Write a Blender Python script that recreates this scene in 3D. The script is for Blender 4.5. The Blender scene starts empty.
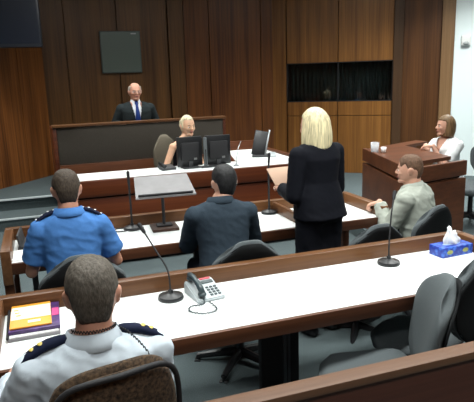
import bpy, bmesh, math, random
from mathutils import Vector as V, Matrix as M, noise
random.seed(7)
PI = math.pi
R = math.radians
sc = bpy.context.scene
COL = sc.collection

# ------------------------------------------------------------------ materials
MATS = {}
def newmat(name):
    m = bpy.data.materials.new(name); m.use_nodes = True
    nt = m.node_tree; b = nt.nodes['Principled BSDF']
    return m, nt, b
def plain(name, col, rough=.5, metal=0, spec=.5, noise_amt=0, nscale=40, bump=0, trans=0, sss=0, coat=0):
    if name in MATS: return MATS[name]
    m, nt, b = newmat(name)
    b.inputs['Base Color'].default_value = (*col, 1)
    b.inputs['Roughness'].default_value = rough
    b.inputs['Metallic'].default_value = metal
    b.inputs['Specular IOR Level'].default_value = spec
    b.inputs['Transmission Weight'].default_value = trans
    b.inputs['Coat Weight'].default_value = coat
    if sss:
        b.inputs['Subsurface Weight'].default_value = sss
        b.inputs['Subsurface Radius'].default_value = (.01, .004, .002)
    if noise_amt or bump:
        tc = nt.nodes.new('ShaderNodeTexCoord'); n = nt.nodes.new('ShaderNodeTexNoise')
        n.inputs['Scale'].default_value = nscale; n.inputs['Detail'].default_value = 5
        nt.links.new(tc.outputs['Object'], n.inputs['Vector'])
        if noise_amt:
            r = nt.nodes.new('ShaderNodeValToRGB')
            r.color_ramp.elements[0].position = .3; r.color_ramp.elements[1].position = .7
            r.color_ramp.elements[0].color = (*[c*(1-noise_amt) for c in col], 1)
            r.color_ramp.elements[1].color = (*[min(1, c*(1+noise_amt)) for c in col], 1)
            nt.links.new(n.outputs['Fac'], r.inputs['Fac']); nt.links.new(r.outputs['Color'], b.inputs['Base Color'])
        if bump:
            bp = nt.nodes.new('ShaderNodeBump'); bp.inputs['Strength'].default_value = bump; bp.inputs['Distance'].default_value = .01
            nt.links.new(n.outputs['Fac'], bp.inputs['Height']); nt.links.new(bp.outputs['Normal'], b.inputs['Normal'])
    MATS[name] = m
    return m
def wood(name, dark, light, axis='X', rough=.35, fine=38, spec=.4):
    if name in MATS: return MATS[name]
    m, nt, b = newmat(name)
    tc = nt.nodes.new('ShaderNodeTexCoord'); mp = nt.nodes.new('ShaderNodeMapping')
    s = {'X': (.7, fine, fine), 'Y': (fine, .7, fine), 'Z': (fine, fine, .7)}[axis]
    mp.inputs['Scale'].default_value = s
    n = nt.nodes.new('ShaderNodeTexNoise'); n.inputs['Scale'].default_value = 1; n.inputs['Detail'].default_value = 6; n.inputs['Roughness'].default_value = .65
    mp2 = nt.nodes.new('ShaderNodeMapping'); s2 = {'X': (.3, 6, 6), 'Y': (6, .3, 6), 'Z': (6, 6, .3)}[axis]
    mp2.inputs['Scale'].default_value = s2
    n2 = nt.nodes.new('ShaderNodeTexNoise'); n2.inputs['Scale'].default_value = 1; n2.inputs['Detail'].default_value = 3
    mix = nt.nodes.new('ShaderNodeMath'); mix.operation = 'ADD'
    r = nt.nodes.new('ShaderNodeValToRGB')
    r.color_ramp.elements[0].position = .36; r.color_ramp.elements[1].position = .66
    r.color_ramp.elements[0].color = (*dark, 1); r.color_ramp.elements[1].color = (*light, 1)
    half = nt.nodes.new('ShaderNodeMath'); half.operation = 'MULTIPLY'; half.inputs[1].default_value = .5
    L = nt.links.new
    L(tc.outputs['Object'], mp.inputs['Vector']); L(mp.outputs['Vector'], n.inputs['Vector'])
    L(tc.outputs['Object'], mp2.inputs['Vector']); L(mp2.outputs['Vector'], n2.inputs['Vector'])
    L(n.outputs['Fac'], mix.inputs[0]); L(n2.outputs['Fac'], mix.inputs[1]); L(mix.outputs[0], half.inputs[0])
    L(half.outputs[0], r.inputs['Fac']); L(r.outputs['Color'], b.inputs['Base Color'])
    b.inputs['Roughness'].default_value = rough; b.inputs['Specular IOR Level'].default_value = spec
    MATS[name] = m
    return m
def emit(name, col, st):
    m, nt, b = newmat(name)
    b.inputs['Base Color'].default_value = (*col, 1)
    b.inputs['Emission Color'].default_value = (*col, 1); b.inputs['Emission Strength'].default_value = st
    MATS[name] = m
    return m

W_WALL = wood('panelling_brown', (.062, .024, .006), (.175, .078, .021), 'Z', .38)
W_WALLR = wood('panelling_red', (.065, .018, .004), (.20, .068, .014), 'Z', .38)
W_WALLC = wood('panelling_corner', (.070, .020, .004), (.30, .105, .024), 'Z', .38)
W_WALLG = wood('panelling_gold', (.120, .044, .009), (.33, .142, .034), 'Z', .38)
W_PILL = wood('pillar_wood', (.16, .085, .038), (.32, .19, .090), 'Z', .4)
W_PILD = wood('pillar_dark_wood', (.045, .022, .010), (.09, .045, .020), 'Z', .4)
W_RAIL = wood('rail_wood', (.072, .028, .011), (.17, .076, .030), 'X', .32)
W_RAILY = wood('rail_wood_end', (.095, .038, .015), (.21, .10, .045), 'Y', .32)
W_EDGE = wood('desk_edge_wood', (.050, .017, .008), (.115, .042, .018), 'X', .4)
W_RED = wood('clerk_front_wood', (.055, .012, .005), (.13, .034, .011), 'X', .35)
W_REDY = wood('witness_box_wood', (.062, .018, .007), (.15, .050, .018), 'X', .35)
W_DARK = wood('dark_underside_wood', (.018, .007, .004), (.045, .017, .008), 'X', .5)
W_BARR = wood('barrier_wood', (.045, .014, .009), (.10, .034, .020), 'X', .45)
W_BART = wood('barrier_cap_wood', (.095, .046, .026), (.17, .092, .054), 'X', .5, spec=.3)
LAM = plain('white_laminate', (.86, .90, .90), .28, spec=.5)
CARPET = plain('carpet', (.085, .112, .118), .95, noise_amt=.35, nscale=160, bump=.4)
NOSE = plain('step_nosing', (.55, .62, .64), .5)
BLACK = plain('black_plastic', (.012, .013, .015), .35)
MATTE = plain('black_matte', (.010, .010, .012), .7)
DGREY = plain('dark_grey_plastic', (.03, .032, .035), .5)
METAL = plain('brushed_metal', (.35, .37, .38), .35, metal=.9)
STEEL = plain('steel_leg', (.12, .13, .14), .4, metal=.6)
CHAIRF = plain('chair_fabric_grey', (.075, .088, .095), .9, noise_amt=.2, nscale=220, bump=.2)
CHAIRB = plain('chair_back_shell', (.008, .009, .010), .8, spec=.15)
CHAIRD = plain('chair_fabric_dark', (.022, .024, .028), .9, noise_amt=.2, nscale=220)
BROWNF = plain('brown_patterned_fabric', (.062, .037, .020), .95, noise_amt=.85, nscale=95, bump=.3)
TANF = plain('tan_fabric', (.13, .11, .08), .95, noise_amt=.15, nscale=150)
BENCHF = plain('bench_fabric', (.055, .046, .036), .95, noise_amt=.18, nscale=120, bump=.2)
SKIN = plain('skin', (.60, .33, .235), .5, sss=.12, noise_amt=.06, nscale=25)
SKINR = plain('skin_ruddy', (.58, .29, .20), .5, sss=.12, noise_amt=.08, nscale=25)
SKINT = plain('skin_tan', (.68, .40, .26), .5, sss=.12, noise_amt=.06, nscale=25)
LIP = plain('lip', (.42, .13, .11), .45)
EYEW = plain('eye_white', (.75, .73, .70), .25)
EYED = plain('iris', (.03, .022, .018), .15)
PAPER = plain('paper', (.80, .80, .79), .7)

# ------------------------------------------------------------------ mesh helpers
def box(bm, c, s, rz=0, bev=0, rx=0, ry=0, seg=2):
    r = bmesh.ops.create_cube(bm, size=1)
    vs = r['verts']
    mt = M.Translation(V(c)) @ M.Rotation(rz, 4, 'Z') @ M.Rotation(ry, 4, 'Y') @ M.Rotation(rx, 4, 'X') @ M.Diagonal((*s, 1))
    bmesh.ops.transform(bm, matrix=mt, verts=vs)
    if bev:
        es = list({e for v in vs for e in v.link_edges})
        bmesh.ops.bevel(bm, geom=es, offset=bev, segments=seg, affect='EDGES', profile=.5)
    return bm
def b3(bm, x0, x1, y0, y1, z0, z1, bev=0, seg=2):
    return box(bm, ((x0+x1)/2, (y0+y1)/2, (z0+z1)/2), (abs(x1-x0), abs(y1-y0), abs(z1-z0)), bev=bev, seg=seg)
def frame_for(d):
    d = d.normalized(); a = V((0, 0, 1)) if abs(d.z) < .95 else V((1, 0, 0))
    x = a.cross(d).normalized(); return x, d.cross(x)
def tube(bm, pts, rad, n=12, cap=True):
    pts = [V(p) for p in pts]
    if not isinstance(rad, (list, tuple)): rad = [rad]*len(pts)
    rings = []; x = y = None
    for i, p in enumerate(pts):
        d = (pts[min(i+1, len(pts)-1)] - pts[max(i-1, 0)])
        if x is None: x, y = frame_for(d)
        else:
            dn = d.normalized(); x = (x - dn*x.dot(dn)).normalized(); y = dn.cross(x)
        rings.append([bm.verts.new(p + (x*math.cos(2*PI*k/n) + y*math.sin(2*PI*k/n))*rad[i]) for k in range(n)])
    for a, b in zip(rings, rings[1:]):
        for k in range(n): bm.faces.new((a[k], a[(k+1) % n], b[(k+1) % n], b[k]))
    if cap: bm.faces.new(rings[0][::-1]); bm.faces.new(rings[-1])
    return bm
def lathe(bm, prof, c=(0, 0, 0), n=24):
    c = V(c); rings = []
    for r, z in prof:
        rings.append([bm.verts.new(c + V((r*math.cos(2*PI*k/n), r*math.sin(2*PI*k/n), z))) for k in range(n)])
    for a, b in zip(rings, rings[1:]):
        for k in range(n): bm.faces.new((a[k], a[(k+1) % n], b[(k+1) % n], b[k]))
    bm.faces.new(rings[0][::-1]); bm.faces.new(rings[-1])
    return bm
def ell(bm, c, s, rot=None, u=20, v=12):
    r = bmesh.ops.create_uvsphere(bm, u_segments=u, v_segments=v, radius=1)
    mt = M.Translation(V(c)) @ (rot.to_4x4() if rot else M.Identity(4)) @ M.Diagonal((*s, 1))
    bmesh.ops.transform(bm, matrix=mt, verts=r['verts'])
    return r['verts']
def capsule(bm, a, b, ra, rb, n=14):
    a = V(a); b = V(b); d = b - a
    ell(bm, a, (ra,)*3, u=n, v=8); ell(bm, b, (rb,)*3, u=n, v=8)
    if d.length > 1e-5: tube(bm, [a, b], [ra, rb], n)
def prism(bm, poly, z0, z1, bev=0):
    a = [bm.verts.new((x, y, z0)) for x, y in poly]; b = [bm.verts.new((x, y, z1)) for x, y in poly]
    n = len(poly)
    bm.faces.new(a[::-1]); bm.faces.new(b)
    for k in range(n): bm.faces.new((a[k], a[(k+1) % n], b[(k+1) % n], b[k]))
    return bm
def link(name, me, mat, parent=None):
    o = bpy.data.objects.new(name, me); COL.objects.link(o)
    if mat: 
        me.materials.clear(); me.materials.append(mat)
    if parent: o.parent = parent
    return o
def obj(name, bm, mat, parent=None, smooth=None, loc=None):
    bmesh.ops.recalc_face_normals(bm, faces=bm.faces[:])
    me = bpy.data.meshes.new(name); bm.to_mesh(me); bm.free()
    o = link(name, me, mat, parent)
    if smooth is True:
        for p in me.polygons: p.use_smooth = True
    elif smooth is None:
        for p in me.polygons: p.use_smooth = True
        me.set_sharp_from_angle(angle=R(35))
    if loc: o.location = loc
    return o
def B(): return bmesh.new()
def thing(name, label, cat, loc=(0, 0, 0), rz=0, group=None):
    o = bpy.data.objects.new(name, None); COL.objects.link(o)
    o.location = loc; o.rotation_euler = (0, 0, rz); o.empty_display_size = .1
    o['label'] = label; o['category'] = cat
    if group: o['group'] = group
    return o
def tag(o, label, cat, group=None):
    o['label'] = label; o['category'] = cat
    if group: o['group'] = group
    return o
def struct(name, bm, mat, parent=None, smooth=False):
    o = obj(name, bm, mat, parent, smooth)
    if not parent: o['kind'] = 'structure'
    return o
def dup(root, loc, rz, label, group=None):
    r = root.copy(); COL.objects.link(r); r.location = loc; r.rotation_euler = (0, 0, rz); r['label'] = label
    if group: r['group'] = group
    for ch in list(root.children):
        c = ch.copy(); COL.objects.link(c); c.parent = r
        for g in list(ch.children):
            d = g.copy(); COL.objects.link(d); d.parent = c
    return r
def voxel(bm, vox, smooth_it=4, smooth_f=.5):
    bmesh.ops.recalc_face_normals(bm, faces=bm.faces[:])
    me = bpy.data.meshes.new('tmp'); bm.to_mesh(me); bm.free()
    o = bpy.data.objects.new('tmp', me); COL.objects.link(o)
    md = o.modifiers.new('r', 'REMESH'); md.mode = 'VOXEL'; md.voxel_size = vox
    if smooth_it:
        s = o.modifiers.new('s', 'SMOOTH'); s.factor = smooth_f; s.iterations = smooth_it
    dg = bpy.context.evaluated_depsgraph_get()
    me2 = bpy.data.meshes.new_from_object(o.evaluated_get(dg))
    bpy.data.objects.remove(o); bpy.data.meshes.remove(me)
    for p in me2.polygons: p.use_smooth = True
    return me2

# ------------------------------------------------------------------ the room
def P2(p, d, s, off=0):
    n = V((d.y, -d.x)); return p + d*s + n*off
# floor and steps
bm = B(); b3(bm, -5, 10, -1.5, 12.5, -.1, 0); struct('floor', bm, CARPET)
bm = B(); b3(bm, -5, .25, 7.58, 8.16, 0, .15); b3(bm, -5, .25, 8.16, 12, 0, .3)
struct('floor_platform', bm, CARPET)
bm = B(); b3(bm, -5, .25, 7.55, 7.60, .148, .165); b3(bm, -5, .25, 8.11, 8.17, .298, .315)
struct('trim_1', bm, NOSE)
# left wall, running away to the corner at (.1, 10.16)
bm = B()
pc = V((.10, 10.16)); dl = V((-.768, -.948)).normalized(); dl = V((-.63, -.777))
for k in range(8):
    a = pc + dl*(k*.62); c = a + dl*.305; 
    box(bm, (c.x-.05*dl.y*-1*-1, c.y+.05*dl.x*-1*-1, 1.9), (.612, .06, 3.8), rz=math.atan2(dl.y, dl.x))
struct('wall_left', bm, W_WALLC)
# wall behind the magistrate (y 10.2)
def flatwall(bm, xs, y, z0, z1, gap=.012, th=.06):
    for a, b in zip(xs, xs[1:]): b3(bm, a+gap/2, b-gap/2, y, y+th, z0, z1, bev=.004, seg=1)
bm = B(); flatwall(bm, [.10, .56, 1.437, 2.33], 10.2, 0, 3.8); b3(bm, .0, 2.65, 10.255, 10.35, 0, 3.8)
struct('wall_back', bm, W_WALL)
bm = B(); b3(bm, 2.34, 2.62, 10.16, 10.25, 0, 3.8, bev=.006); struct('trim_2', bm, W_PILL if False else W_WALL)
bm = B(); flatwall(bm, [2.63, 3.11, 4.133, 4.40], 10.2, 0, 3.8); b3(bm, 2.6, 4.45, 10.255, 10.35, 0, 3.8)
struct('wall_back_right', bm, W_WALLR)
# angled wall with the dark window
A0 = V((5.714, 9.155)); dw = V((math.cos(R(38)), -math.sin(R(38)))); rzw = R(-38)
def wbox(bm, s0, s1, z0, z1, off=0, th=.06, bev=0):
    c = A0 + dw*((s0+s1)/2) + V((dw.y, -dw.x))*(-0)  # centre on the wall line
    n = V((-dw.y, dw.x))*-1  # towards the room
    c = c + n*(off - th/2)
    box(bm, (c.x, c.y, (z0+z1)/2), (abs(s1-s0), th, z1-z0), rz=rzw, bev=bev, seg=1)
bm = B()
for a, b in ((-1.42, -.44), (-.44, .555)):
    wbox(bm, a+.006, b-.006, 2.09, 3.8, bev=.004); wbox(bm, a+.006, b-.006, .0, 1.09, bev=.004); wbox(bm, a+.006, b-.006, 1.10, 1.36, bev=.004)
wbox(bm, -1.70, -1.432, 0, 3.8, bev=.004)
struct('wall_back_angled', bm, W_WALLG)
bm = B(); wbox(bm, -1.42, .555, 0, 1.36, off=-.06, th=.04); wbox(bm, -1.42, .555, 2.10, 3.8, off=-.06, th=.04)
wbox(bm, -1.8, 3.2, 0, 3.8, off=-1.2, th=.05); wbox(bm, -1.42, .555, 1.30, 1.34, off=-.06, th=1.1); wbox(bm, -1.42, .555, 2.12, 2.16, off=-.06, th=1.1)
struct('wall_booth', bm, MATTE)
bm = B(); wbox(bm, -1.42, .555, 1.36, 1.375, off=.0, th=.1); wbox(bm, -1.42, .555, 2.075, 2.09, th=.1); wbox(bm, -.45, -.43, 1.37, 2.08, off=-.02, th=.03)
wbox(bm, -1.42, -1.405, 1.36, 2.09, th=.1); wbox(bm, .54, .555, 1.36, 2.09, th=.1)
w1 = struct('window_1', bm, MATTE)
GL = plain('booth_glass', (.75, .85, .85), .03, trans=1, spec=.7)
bm = B(); wbox(bm, -1.405, -.45, 1.375, 2.075, off=-.03, th=.008); obj('window_pane', bm, GL, w1, False)
bm = B(); wbox(bm, -.43, .54, 1.375, 2.075, off=-.03, th=.008); obj('window_pane', bm, GL, w1, False)
# curtain seen through the dark glass
bm = B(); N_ = 160; pa = []
for i in range(N_+1):
    s = -1.4 + 1.94*i/N_; o_ = -.34 + .03*math.sin(i*.95) + .012*math.sin(i*.37)
    p = A0 + dw*s + V((dw.y, -dw.x))*o_
    pa.append((bm.verts.new((p.x, p.y, 1.36)), bm.verts.new((p.x, p.y, 2.1))))
for a, b in zip(pa, pa[1:]): bm.faces.new((a[0], b[0], b[1], a[1]))
o = obj('curtain', bm, plain('curtain_cloth', (.03, .045, .045), .9), None, True)
md = o.modifiers.new('s', 'SOLIDIFY'); md.thickness = .004
tag(o, 'dark pleated curtain hanging behind the booth window', 'curtain')
# pillars, recess panel, light pillar, white wall
bm = B(); wbox(bm, .555, .72, 0, 3.8, off=.03, th=.12, bev=.006); struct('trim_3', bm, W_PILD)
bm = B(); wbox(bm, .72, 1.36, 0, 3.8, off=-.02, th=.06); struct('wall_right_panel', bm, wood('panelling_recess', (.050, .018, .005), (.14, .054, .015), 'Z', .4))
bm = B(); wbox(bm, 1.36, 1.57, 0, 3.8, off=.03, th=.12, bev=.006); struct('trim_4', bm, W_PILL)
bm = B(); wbox(bm, 1.575, 5.0, 0, 3.8, off=.0, th=.06); struct('wall_right', bm, plain('white_wall_paint', (.80, .90, .91), .8))
# unseen rest of the shell: side wall, wall behind the camera, ceiling
bm = B(); b3(bm, 9.0, 9.1, -1.5, 7, 0, 3.8); struct('wall_right_side', bm, MATS['white_wall_paint'])
bm = B(); b3(bm, -5, 9.1, -1.6, -1.5, 0, 3.8); b3(bm, -4.0, -3.9, -1.5, 6, 0, 3.8); struct('wall_front', bm, W_WALL)
bm = B(); b3(bm, -5, 10, -1.6, 12.5, 3.8, 3.9); struct('ceiling', bm, plain('ceiling_tile', (.35, .35, .34), .9))

# ceiling lights (unseen, above the view; some added to brighten walls and barrier)
DIFF = emit('light_diffuser', (1, .98, .94), 6)
lp = [(.2, 2.2, 1), (1.7, 2.2, 1), (3.2, 2.2, 1), (.2, 4.6, .85), (1.8, 4.6, .85), (3.6, 4.6, .85), (5.6, 5.4, 1.6), (.6, 7.2, .8), (2.4, 7.2, .8), (4.4, 7.6, 1.0), (6.3, 6.7, 2.1), (-1.2, 6.6, .9), (.0, -.4, .7), (2.2, -.4, .7)]  # last two added behind the camera to light barrier front and people's backs
first = None
for i, (x, y, k) in enumerate(lp):
    lab = 'unseen recessed ceiling light panel above the courtroom'
    if first is None:
        t = first = thing('ceiling_light', lab, 'light', (x, y, 3.74), 0, 'ceiling light panels')
        bm = B(); b3(bm, -.62, .62, -.32, -.29, 0, .06); b3(bm, -.62, .62, .29, .32, 0, .06); b3(bm, -.62, -.59, -.29, .29, 0, .06); b3(bm, .59, .62, -.29, .29, 0, .06)
        obj('frame', bm, METAL, t, False)
        bm = B(); b3(bm, -.59, .59, -.29, .29, .02, .03); obj('diffuser', bm, DIFF, t, False)
    else: dup(first, (x, y, 3.74), 0, lab)
    ld = bpy.data.lights.new('ceiling_lamp', 'AREA'); ld.shape = 'RECTANGLE'; ld.size = 1.15; ld.size_y = .55
    ld.energy = 34*k; ld.color = (.96, 1, .965); ld.spread = R(130)
    lo = bpy.data.objects.new('ceiling_lamp', ld); COL.objects.link(lo); lo.location = (x, y, 3.72)

# ------------------------------------------------------------------ long court desks
def court_desk(y, label):
    t = thing('court_desk', label, 'desk', (0, y, 0), 0, 'long court desks')
    x0, x1 = -.255, 2.50
    bm = B(); b3(bm, x0, x1, 0, .57, .715, .74, bev=.003, seg=1); obj('desktop', bm, LAM, t)
    bm = B(); b3(bm, x0-.02, x1+.02, -.025, -.001, .665, .739, bev=.003); b3(bm, x0, x1, 0, .03, .665, .714); obj('front_edge', bm, W_EDGE, t)
    bm = B(); b3(bm, x0-.06, x1+.06, .572, .635, .50, .825, bev=.004); obj('back_rail', bm, W_RAIL, t)
    for s, xx in ((0, x0-.061), (1, x1+.001)):
        bm = B(); b3(bm, xx, xx+.06, .0, .571, .60, .825, bev=.004); b3(bm, xx, xx+.06, -.026, .0, .60, .825, bev=.003)
        obj('end_rail', bm, W_RAILY, t)
        bm = B(); b3(bm, xx, xx+.06, .0, .07, 0, .60, bev=.004); obj('leg', bm, W_EDGE, t)
        bm = B(); b3(bm, xx, xx+.06, .565, .635, 0, .50, bev=.004); obj('leg', bm, W_EDGE, t)
    bm = B(); b3(bm, x0+.1, x0+.14, .30, .34, 0, .714); obj('steel_leg', bm, STEEL, t)
    for xx in (1.10,):
        bm = B(); b3(bm, xx, xx+.14, .55, .60, 0, .714, bev=.003); b3(bm, xx+.19, xx+.25, .56, .60, 0, .714, bev=.003); obj('centre_panel', bm, MATTE, t)
        bm = B(); b3(bm, xx+.142, xx+.165, .55, .59, 0, .714); b3(bm, xx+.17, xx+.188, .55, .59, 0, .714); obj('steel_leg', bm, STEEL, t)
    return t
court_desk(2.25, 'nearest long white-topped court desk with brown rail, holding telephone and tissue box')
court_desk(3.70, 'second long white-topped court desk with brown rail, in front of the seated row')
# divider board on the second desk beside the standing woman
bm = B(); b3(bm, 1.80, 1.83, 3.78, 4.25, .7405, .82, bev=.004)
tag(obj('divider_board', bm, W_RAILY), 'low brown wooden divider board on second desk beside the standing woman', 'board')

# gallery barrier nearest the camera
t = thing('gallery_barrier', 'dark wooden gallery barrier with pale cap across bottom right corner', 'barrier', (0, 0, 0))
bm = B(); b3(bm, -.9, 3.4, 1.262, 1.325, .972, 1.0, bev=.006); obj('cap_rail', bm, W_BART, t)
bm = B(); b3(bm, -.9, 3.4, 1.275, 1.31, 0, .971); obj('panel', bm, W_BARR, t)

# ------------------------------------------------------------------ clerk's desk and bench
t = thing('clerk_desk', 'red-brown clerk desk with white top below the magistrate bench', 'desk', (0, 0, 0))
bm = B(); prism(bm, [(.30, 5.66), (2.82, 5.66), (2.84, 7.08), (2.36, 7.08), (2.14, 6.12), (.30, 6.12)], .865, .90)
bmesh.ops.recalc_face_normals(bm, faces=bm.faces[:]); obj('desktop', bm, LAM, t, False)
bm = B(); b3(bm, .26, 2.88, 5.60, 5.655, .735, .899, bev=.005); obj('front_board', bm, W_RED, t)
bm = B(); b3(bm, .26, 2.88, 5.615, 5.655, .04, .715, bev=.005); obj('front_panel', bm, W_RED, t)
bm = B(); b3(bm, .28, 2.86, 5.66, 5.68, 0, .86); b3(bm, .28, .32, 5.68, 6.12, 0, .864); obj('carcass', bm, MATTE, t, False)
bm = B(); b3(bm, 2.845, 2.885, 5.66, 7.10, 0, .93, bev=.004); b3(bm, 2.30, 2.885, 7.085, 7.12, 0, 1.02, bev=.004); obj('side_panel', bm, W_REDY, t)
tr = B(); tube(tr, [(2.12, 6.13, .885), (2.345, 7.08, .885)], .018, 8); b3(tr, .30, 2.13, 6.121, 6.14, .86, .902); obj('inner_edging', tr, W_RED, t)

t = thing('magistrate_bench', 'long raised bench with dark fabric front and brown timber cap', 'bench', (0, 0, 0))
rb = R(2.2)
def benchbox(x0, x1, y0, y1, z0, z1, bev=.004):
    bm = B(); b3(bm, x0, x1, y0, y1, z0, z1, bev=bev)
    bmesh.ops.rotate(bm, cent=(.18, 7.1, 0), matrix=M.Rotation(rb, 3, 'Z'), verts=bm.verts[:]); return bm
obj('cap', benchbox(.14, 2.38, 7.07, 7.22, 1.33, 1.36), W_RAIL, t)
obj('front_fabric_panel', benchbox(.19, 2.34, 7.11, 7.15, .87, 1.324), BENCHF, t)
obj('end_post', benchbox(.14, .188, 7.10, 7.60, .0, 1.324), W_RED, t)
obj('end_post', benchbox(2.341, 2.38, 7.10, 7.60, .0, 1.324), W_RED, t)
obj('plinth_panel', benchbox(.189, 2.34, 7.06, 7.109, .0, .87), W_REDY, t)
bm = B(); b3(bm, .3, 2.6, 7.60, 10.1, 0, .5); struct('floor_dais', bm, CARPET)

# ------------------------------------------------------------------ witness box
t = thing('witness_box', 'red-brown timber witness box with flat top at right of courtroom', 'witness box', (0, 0, 0))
wa, wb, wc = V((3.46, 5.42)), V((3.06, 4.05)), V((3.745, 4.20)); wd = V((4.55, 5.9))
def wall_seg(bm, a, b, z0, z1, th=.04, out=0):
    d = (b-a).normalized(); n = V((d.y, -d.x)); c = (a+b)/2 + n*(out - th/2)*-1
    box(bm, (c.x, c.y, (z0+z1)/2), ((b-a).length, th, z1-z0), rz=math.atan2(d.y, d.x), bev=.004, seg=1)
for a, b in ((wa, wb), (wb, wc)):
    bm = B(); wall_seg(bm, a, b, .90, 1.04, .045, 0); obj('upper_board', bm, W_REDY, t)
    bm = B(); wall_seg(bm, a, b, .10, .875, .045, .004); obj('lower_panel', bm, W_REDY, t)
    bm = B(); wall_seg(bm, a, b, .0, 1.0, .02, .05); obj('backing', bm, MATTE, t)
bm = B(); prism(bm, [(3.12, 4.30), (3.48, 5.42), (4.42, 5.80), (4.45, 5.62), (4.0, 5.45), (3.84, 4.48)], .995, 1.03); obj('top_shelf', bm, W_REDY, t, False)
bm = B(); wall_seg(bm, V((3.50, 5.46)), V((4.42, 5.84)), 0, .99, .04); obj('rear_panel', bm, W_REDY, t, False)
bm = B(); prism(bm, [(3.16, 4.2), (4.9, 4.55), (4.9, 5.7), (3.4, 5.7)], 0, .15); struct('floor_witness_platform', bm, CARPET)

# ------------------------------------------------------------------ office chairs
def slab(bm, w, h, th, curve, n=14, m=12, round_=.32, top_arch=.03):
    # padded rounded slab in the XZ plane, curving towards +Y at the sides, closed
    def pt(i, j, side):
        u = -1+2*i/n; v = -1+2*j/m
        # squircle-style rounding
        k = 1 - round_*(abs(v)**4)*.55; kz = 1 - round_*(abs(u)**4)*.35
        x = u*w/2*k; z = v*h/2*kz + top_arch*(1-u*u)*(1 if v > 0 else 0)*v
        edge = max(abs(u), abs(v))**6
        t_ = th/2*(1-.75*edge)
        return V((x, curve*u*u + side*t_ + .02*math.sin((v+.2)*2), z))
    f = [[bm.verts.new(pt(i, j, 1)) for j in range(m+1)] for i in range(n+1)]
    g = [[bm.verts.new(pt(i, j, -1)) for j in range(m+1)] for i in range(n+1)]
    for i in range(n):
        for j in range(m):
            bm.faces.new((f[i][j], f[i][j+1], f[i+1][j+1], f[i+1][j])); bm.faces.new((g[i][j], g[i+1][j], g[i+1][j+1], g[i][j+1]))
    for j in range(m):
        bm.faces.new((f[0][j], g[0][j], g[0][j+1], f[0][j+1])); bm.faces.new((f[n][j], f[n][j+1], g[n][j+1], g[n][j]))
    for i in range(n):
        bm.faces.new((f[i][0], f[i+1][0], g[i+1][0], g[i][0])); bm.faces.new((f[i][m], g[i][m], g[i+1][m], f[i+1][m]))
    return bm
def office_chair(label, fab, shell, loc, rz, bw=.47, bh=.46, btop=.93, seat_z=.46, tilt=.18, group='swivel office chairs', roundk=.9, piping=None, th=.055):
    t = thing('office_chair', label, 'chair', loc, rz, group)
    bm = B(); slab(bm, .48, .47, .09, 0, round_=.6, top_arch=0)
    bmesh.ops.transform(bm, matrix=M.Translation((0, .02, seat_z-.03)) @ M.Rotation(R(-90), 4, 'X'), verts=bm.verts[:])
    obj('seat', bm, fab, t, True)
    mt = M.Translation((0, -.235-.04, btop-bh/2)) @ M.Rotation(tilt, 4, 'X')
    bm = B(); slab(bm, bw, bh, th, .035, n=20, m=16, round_=roundk, top_arch=.02); bmesh.ops.transform(bm, matrix=mt, verts=bm.verts[:])
    bk = obj('backrest', bm, fab, t, True)
    bm = B(); slab(bm, bw*.985, bh*.985, .022, .035, n=20, m=16, round_=roundk, top_arch=.02); bmesh.ops.transform(bm, matrix=mt @ M.Translation((0, -th/2-.004, -.004)), verts=bm.verts[:])
    obj('back_shell', bm, shell, bk, True)
    if piping:
        pts = []
        for k in range(41):
            a = 2*PI*k/40; ca, sa = math.cos(a), math.sin(a)
            e = .42; x = bw/2*.985*math.copysign(abs(ca)**e, ca); z = bh/2*.985*math.copysign(abs(sa)**e, sa) + .012*(sa > 0)*(1-ca*ca)
            pts.append(mt @ V((x, .035*(x/(bw/2))**2-th/2-.004, z)))
        bm = B(); tube(bm, pts, .0085, 8, cap=False); obj('piping', bm, piping, bk, True)
    bm = B(); tube(bm, [(0, -.05, seat_z-.1), (0, -.24, seat_z-.09), (0, -.31, seat_z+.02), (0, -.31, btop-bh*.6)], [.022, .024, .024, .02], 10); obj('back_support', bm, BLACK, t)
    bm = B(); tube(bm, [(0, 0, .08), (0, 0, seat_z-.08)], [.03, .024], 12); box(bm, (0, 0, seat_z-.085), (.2, .24, .03), bev=.008); obj('gas_column', bm, BLACK, t)
    for k in range(5):
        a = 2*PI*k/5+.3; c, s = math.cos(a), math.sin(a)
        bm = B(); tube(bm, [(0, 0, .12), (.15*c, .15*s, .105), (.29*c, .29*s, .082)], [.032, .026, .02], 8); ar = obj('base_arm', bm, BLACK, t)
        bm = B()
        for sg in (-1, 1): 
            tube(bm, [(.29*c - s*.008*sg, .29*s + c*.008*sg, .031), (.29*c - s*.026*sg, .29*s + c*.026*sg, .031)], .030, 12)
        tube(bm, [(.29*c, .29*s, .035), (.29*c, .29*s, .085)], .010, 8)
        obj('caster', bm, DGREY, ar)
    return t
GRP = 'swivel office chairs'
c0 = office_chair('dark swivel chair behind the man in the mid-blue uniform shirt', CHAIRF, CHAIRB, (.14, 3.22, 0), 0, btop=.955)
dup(c0, (1.12, 3.24, -.05), R(-4), 'dark swivel chair behind the man in the charcoal suit')
dup(c0, (2.62, 3.54, -.07), R(18), 'dark swivel chair behind the man in the pale shirt')
dup(c0, (2.10, 3.38, -.10), R(0), 'empty dark swivel chair just right of the standing woman')
office_chair('empty grey swivel chair turned sideways behind the barrier, left one of the empty pair', plain('chair_fabric_light', (.072, .086, .092), .9, noise_amt=.12, nscale=220), CHAIRB, (1.40, 2.10, 0), R(63), bw=.48, bh=.48, btop=.935, tilt=.34, group=GRP, th=.07)
dup(c0, (1.87, 2.35, 0), R(30), 'empty dark swivel chair at the right edge beside the tissue box end')
dup(c0, (4.50, 4.90, .15), R(97), 'dark swivel chair behind the witness in the white blouse')
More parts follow.
